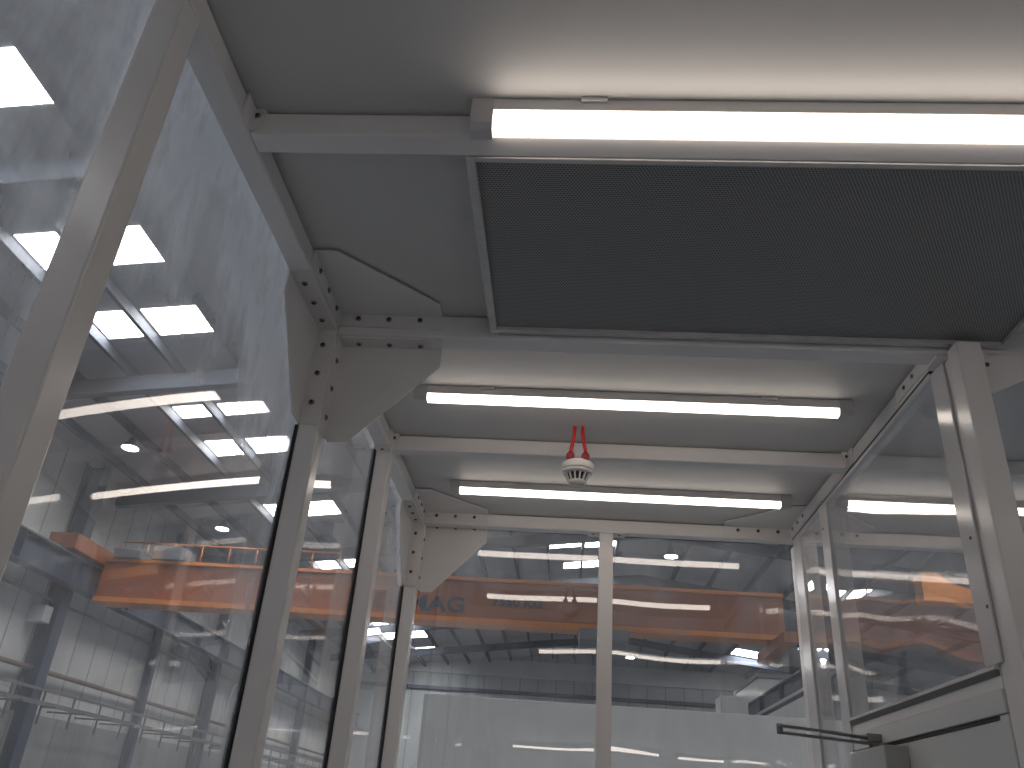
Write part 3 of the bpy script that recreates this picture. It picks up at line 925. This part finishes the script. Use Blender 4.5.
t = thing('overhead_crane', R(-3, GY, 4.28), 'orange overhead crane spanning the hall, with dark lettering on its girder', 'crane')
ORG_T = t
mb = MB()
mb.box(R(-12.2, GY, 4.42), R(5.3, GY + 0.55, 5.35), 0.0)
girder = mb.build('girder', M['orange'], t)
mb = MB(); mb.box(R(-12.2, GY - 0.10, 5.35), R(5.3, GY + 0.65, 5.43))
mb.build('top_flange', M['orange_l'], girder)
mb = MB(); mb.box(R(-12.2, GY - 0.10, 4.30), R(5.3, GY + 0.65, 4.42))
mb.build('bottom_flange', M['orange_l'], girder)
mb = MB(); mb.box(R(-12.9, GY - 1.6, 5.22), R(-12.15, GY + 1.6, 5.62), 0.02); mb.build('end_carriage', M['orange'], t)
mb = MB(); mb.box(R(4.95, GY - 1.2, 4.03), R(5.3, GY + 1.7, 4.295), 0.02); mb.build('end_carriage', M['orange'], t)
mb = MB(); mb.box(R(-11.95, GY - 0.2, 5.43), R(-11.2, GY + 0.5, 5.66), 0.02); mb.build('motor_box', M['box'], t)
mb = MB(); mb.box(R(-10.9, GY - 0.2, 5.43), R(-10.0, GY + 0.5, 5.76), 0.02); mb.build('motor_box', M['box'], t)
mb = MB()
mb.tube([R(-12.0, GY + 0.2, 5.95), R(-6.0, GY + 0.2, 5.95)], 0.025, 8)
for i in range(9):
    mb.tube([R(-12.0 + i * 0.75, GY + 0.2, 5.43), R(-12.0 + i * 0.75, GY + 0.2, 5.95)], 0.018, 8)
mb.build('handrail', M['orange_l'], t)
# hoist trolley below the girder
mb = MB(); mb.box(R(0.3, GY - 0.35, 4.0), R(1.5, GY + 0.9, 4.29), 0.03); mb.build('hoist_trolley', M['box'], t)
text_mesh('lettering', 'DEMAG', 0.56, -4.86, 4.56, GY - 0.012, M['letter'], t, width=2.45)
text_mesh('lettering', '7550 KG', 0.30, -1.90, 4.77, GY - 0.012, M['letter'], t, width=1.38)

# crane 2, next bay
t = thing('overhead_crane', R(10, 21.5, 5.2), 'orange end of a second crane in the next bay, behind the framed pane', 'crane')
mb = MB()
x0 = 8.86
mb.prism([R(x0, 21.3, 5.56), R(x0, 21.3, 6.24), R(x0 + 0.45, 21.3, 6.26), R(x0 + 0.75, 21.3, 6.02), R(x0 + 1.4, 21.3, 5.84), R(19.2, 21.3, 5.84), R(19.2, 21.3, 5.54)], (0, 0.5, 0))
mb.build('girder', M['orange_bright'], t)

# wall services on the left hall wall
def wall_run(name, y0, y1, x, z, r, mat, label, cat):
    mb = MB(); mb.tube([R(x, y0, z), R(x, y1, z)], r, 10)
    return tag(mb.build(name, mat), label, cat)
wall_run('wall_pipe', -10, 50, HX0 + 0.2, 2.53, 0.06, M['pipe'], 'brown pipe running along the middle of the grey hall wall', 'pipe')
wall_run('wall_pipe', -10, 50, HX0 + 0.2, 4.15, 0.04, M['tray'], 'thin grey pipe under the runway beam on the hall wall', 'pipe')
mb = MB()
for z, x in ((1.70, 0.66), (1.70, 0.98), (2.02, 0.66)):
    mb.box(R(HX0 + x, -6, z), R(HX0 + x + 0.04, 50, z + 0.06))
for i in range(40):
    y = -5.5 + i * 1.38
    mb.box(R(HX0 + 0.62, y, 1.30), R(HX0 + 0.66, y + 0.04, 2.08))
    mb.box(R(HX0 + 0.66, y, 1.66), R(HX0 + 1.02, y + 0.04, 1.70))
    if all(abs(y - c) > 0.4 for c in (14.6, 20.6, 26.4, 31.4, 37.0, 43.0)):
        mb.box(R(HX0 + 0.002, y, 1.66), R(HX0 + 0.62, y + 0.04, 1.70))
tag(mb.build('cable_tray', M['tray']), 'long grey cable tray with brackets low on the hall wall', 'cable tray')
mb = MB(); mb.box(R(HX0, 20.0, 3.55), R(HX0 + 0.42, 20.35, 3.95), 0.02)
tag(mb.build('junction_box', M['cab']), 'small grey junction box beside the widest dark column', 'junction box')

# high-bay lamps
for (x, y, z, lb) in ((-10.9, 18.35, 7.5, 'round high-bay lamp shining through the scuffed pane, above the gusset post'),
                      (-10.9, 24.7, 7.5, 'round high-bay lamp farther off in the same row behind the scuffed pane'),
                      (3.11, 25.2, 7.5, 'round high-bay lamp nearest behind the far pane'),
                      (3.16, 37.0, 7.5, 'middle high-bay lamp below the orange crane behind the far pane'),
                      (3.16, 42.6, 7.5, 'farthest high-bay lamp below the orange crane behind the far pane'),
                      (-10.9, 37.5, 7.5, 'small far high-bay lamp behind the pane next to the gusset post')):
    t = thing('high_bay_lamp', R(x, y, z), lb, 'lamp', 'high-bay lamps under the hall roof')
    p = R(x, y, z)
    mb = MB(); mb.lathe(p, [(0.0001, 0.0), (0.20, 0.0), (0.20, 0.012), (0.0001, 0.012)], 20)
    mb.build('lens', M['lampon'], t)
    mb = MB(); mb.lathe(p, [(0.0001, 0.013), (0.22, 0.013), (0.23, 0.03), (0.20, 0.07), (0.10, 0.16), (0.08, 0.26), (0.0001, 0.26)], 20)
    mb.build('housing', M['lampoff'], t)
    mb = MB(); mb.tube([(p[0], p[1], p[2] + 0.25), R(x, y, roof_z(x) - 0.002)], 0.012, 6)
    mb.build('suspension_rod', M['lampoff'], t)

# pale board standing outside the far panes
t = thing('partition_board', R(0.5, 5.0, HF), 'tall pale board standing outside behind the far clear panes', 'board')
mb = MB(); mb.box(R(-0.80, 5.0, HF + 0.06), R(1.62, 5.05, 0.615), 0.004)
mb.build('panel', M['board'], t)
for x in (-0.6, 1.4):
    mb = MB(); mb.box(R(x - 0.04, 4.8, HF), R(x + 0.04, 5.25, HF + 0.06), 0.005)
    mb.build('foot', M['foot'], t)
# cabin and gate further off
mb = MB(); mb.box(R(6.75, 31.0, HF), R(10.0, 35.0, 5.05), 0.03)
t = mb.build('site_cabin', M['cab']); tag(t, 'pale grey cabin wall beyond the dark column at the far right', 'cabin')
mb = MB(); mb.box(R(6.7, 30.95, 5.05), R(10.05, 35.05, 5.2)); mb.build('roof', M['box'], t)
mb = MB(); mb.box(R(4.9, 28.0, HF), R(5.75, 29.0, 3.95), 0.03)
t = mb.build('control_cabinet', M['cab']); tag(t, 'tall pale cabinet in front of the dark runway column', 'cabinet')
mb = MB(); mb.box(R(4.95, 27.97, 0.2), R(5.7, 28.0, 3.8), 0.01); mb.build('door', M['cab'], t)

# ------------------------------------------------------------------ light and camera
w = bpy.data.worlds.new('World')
SC.world = w
w.use_nodes = True
w.node_tree.nodes['Background'].inputs[0].default_value = (0.62, 0.75, 0.95, 1)
w.node_tree.nodes['Background'].inputs[1].default_value = 0.4

cam = bpy.data.cameras.new('camera')
cam.sensor_width = 36.0
cam.lens = 830.54 / 1024 * 36.0
cam.clip_start = 0.02
cam.clip_end = 300
co = bpy.data.objects.new('camera', cam)
COL.objects.link(co)
pitch, yaw, roll = 0.4839, -0.0862, -0.0763
cy, sy = math.cos(yaw), math.sin(yaw)
cp, sp = math.cos(pitch), math.sin(pitch)
def to_world(x, y, z):           # turn the yaw off a direction
    return Vector((x * cy + y * sy, -x * sy + y * cy, z))
right = to_world(1, 0, 0)
fwd = to_world(0, cp, sp)
up = to_world(0, -sp, cp)
cr, sr = math.cos(roll), math.sin(roll)
rx = right * cr - up * sr
ru = right * sr + up * cr
# image axes: u = x cos - v sin, so rotate the basis the other way round
rx = right * cr + up * (-sr)
ru = right * sr + up * cr
m = Matrix((rx, ru, -fwd)).transposed().to_4x4()
m.translation = W(EYE)
co.matrix_world = m
SC.camera = co

vs = SC.view_settings
vs.view_transform = 'Standard'
vs.look = 'None'
vs.gamma = 1
vs.exposure = 0.2
vs.use_curve_mapping = False
cyc = SC.cycles
cyc.use_denoising = True
cyc.max_bounces = 10
cyc.diffuse_bounces = 4
cyc.glossy_bounces = 5
cyc.transparent_max_bounces = 24
cyc.sample_clamp_indirect = 6.0
cyc.use_light_tree = True
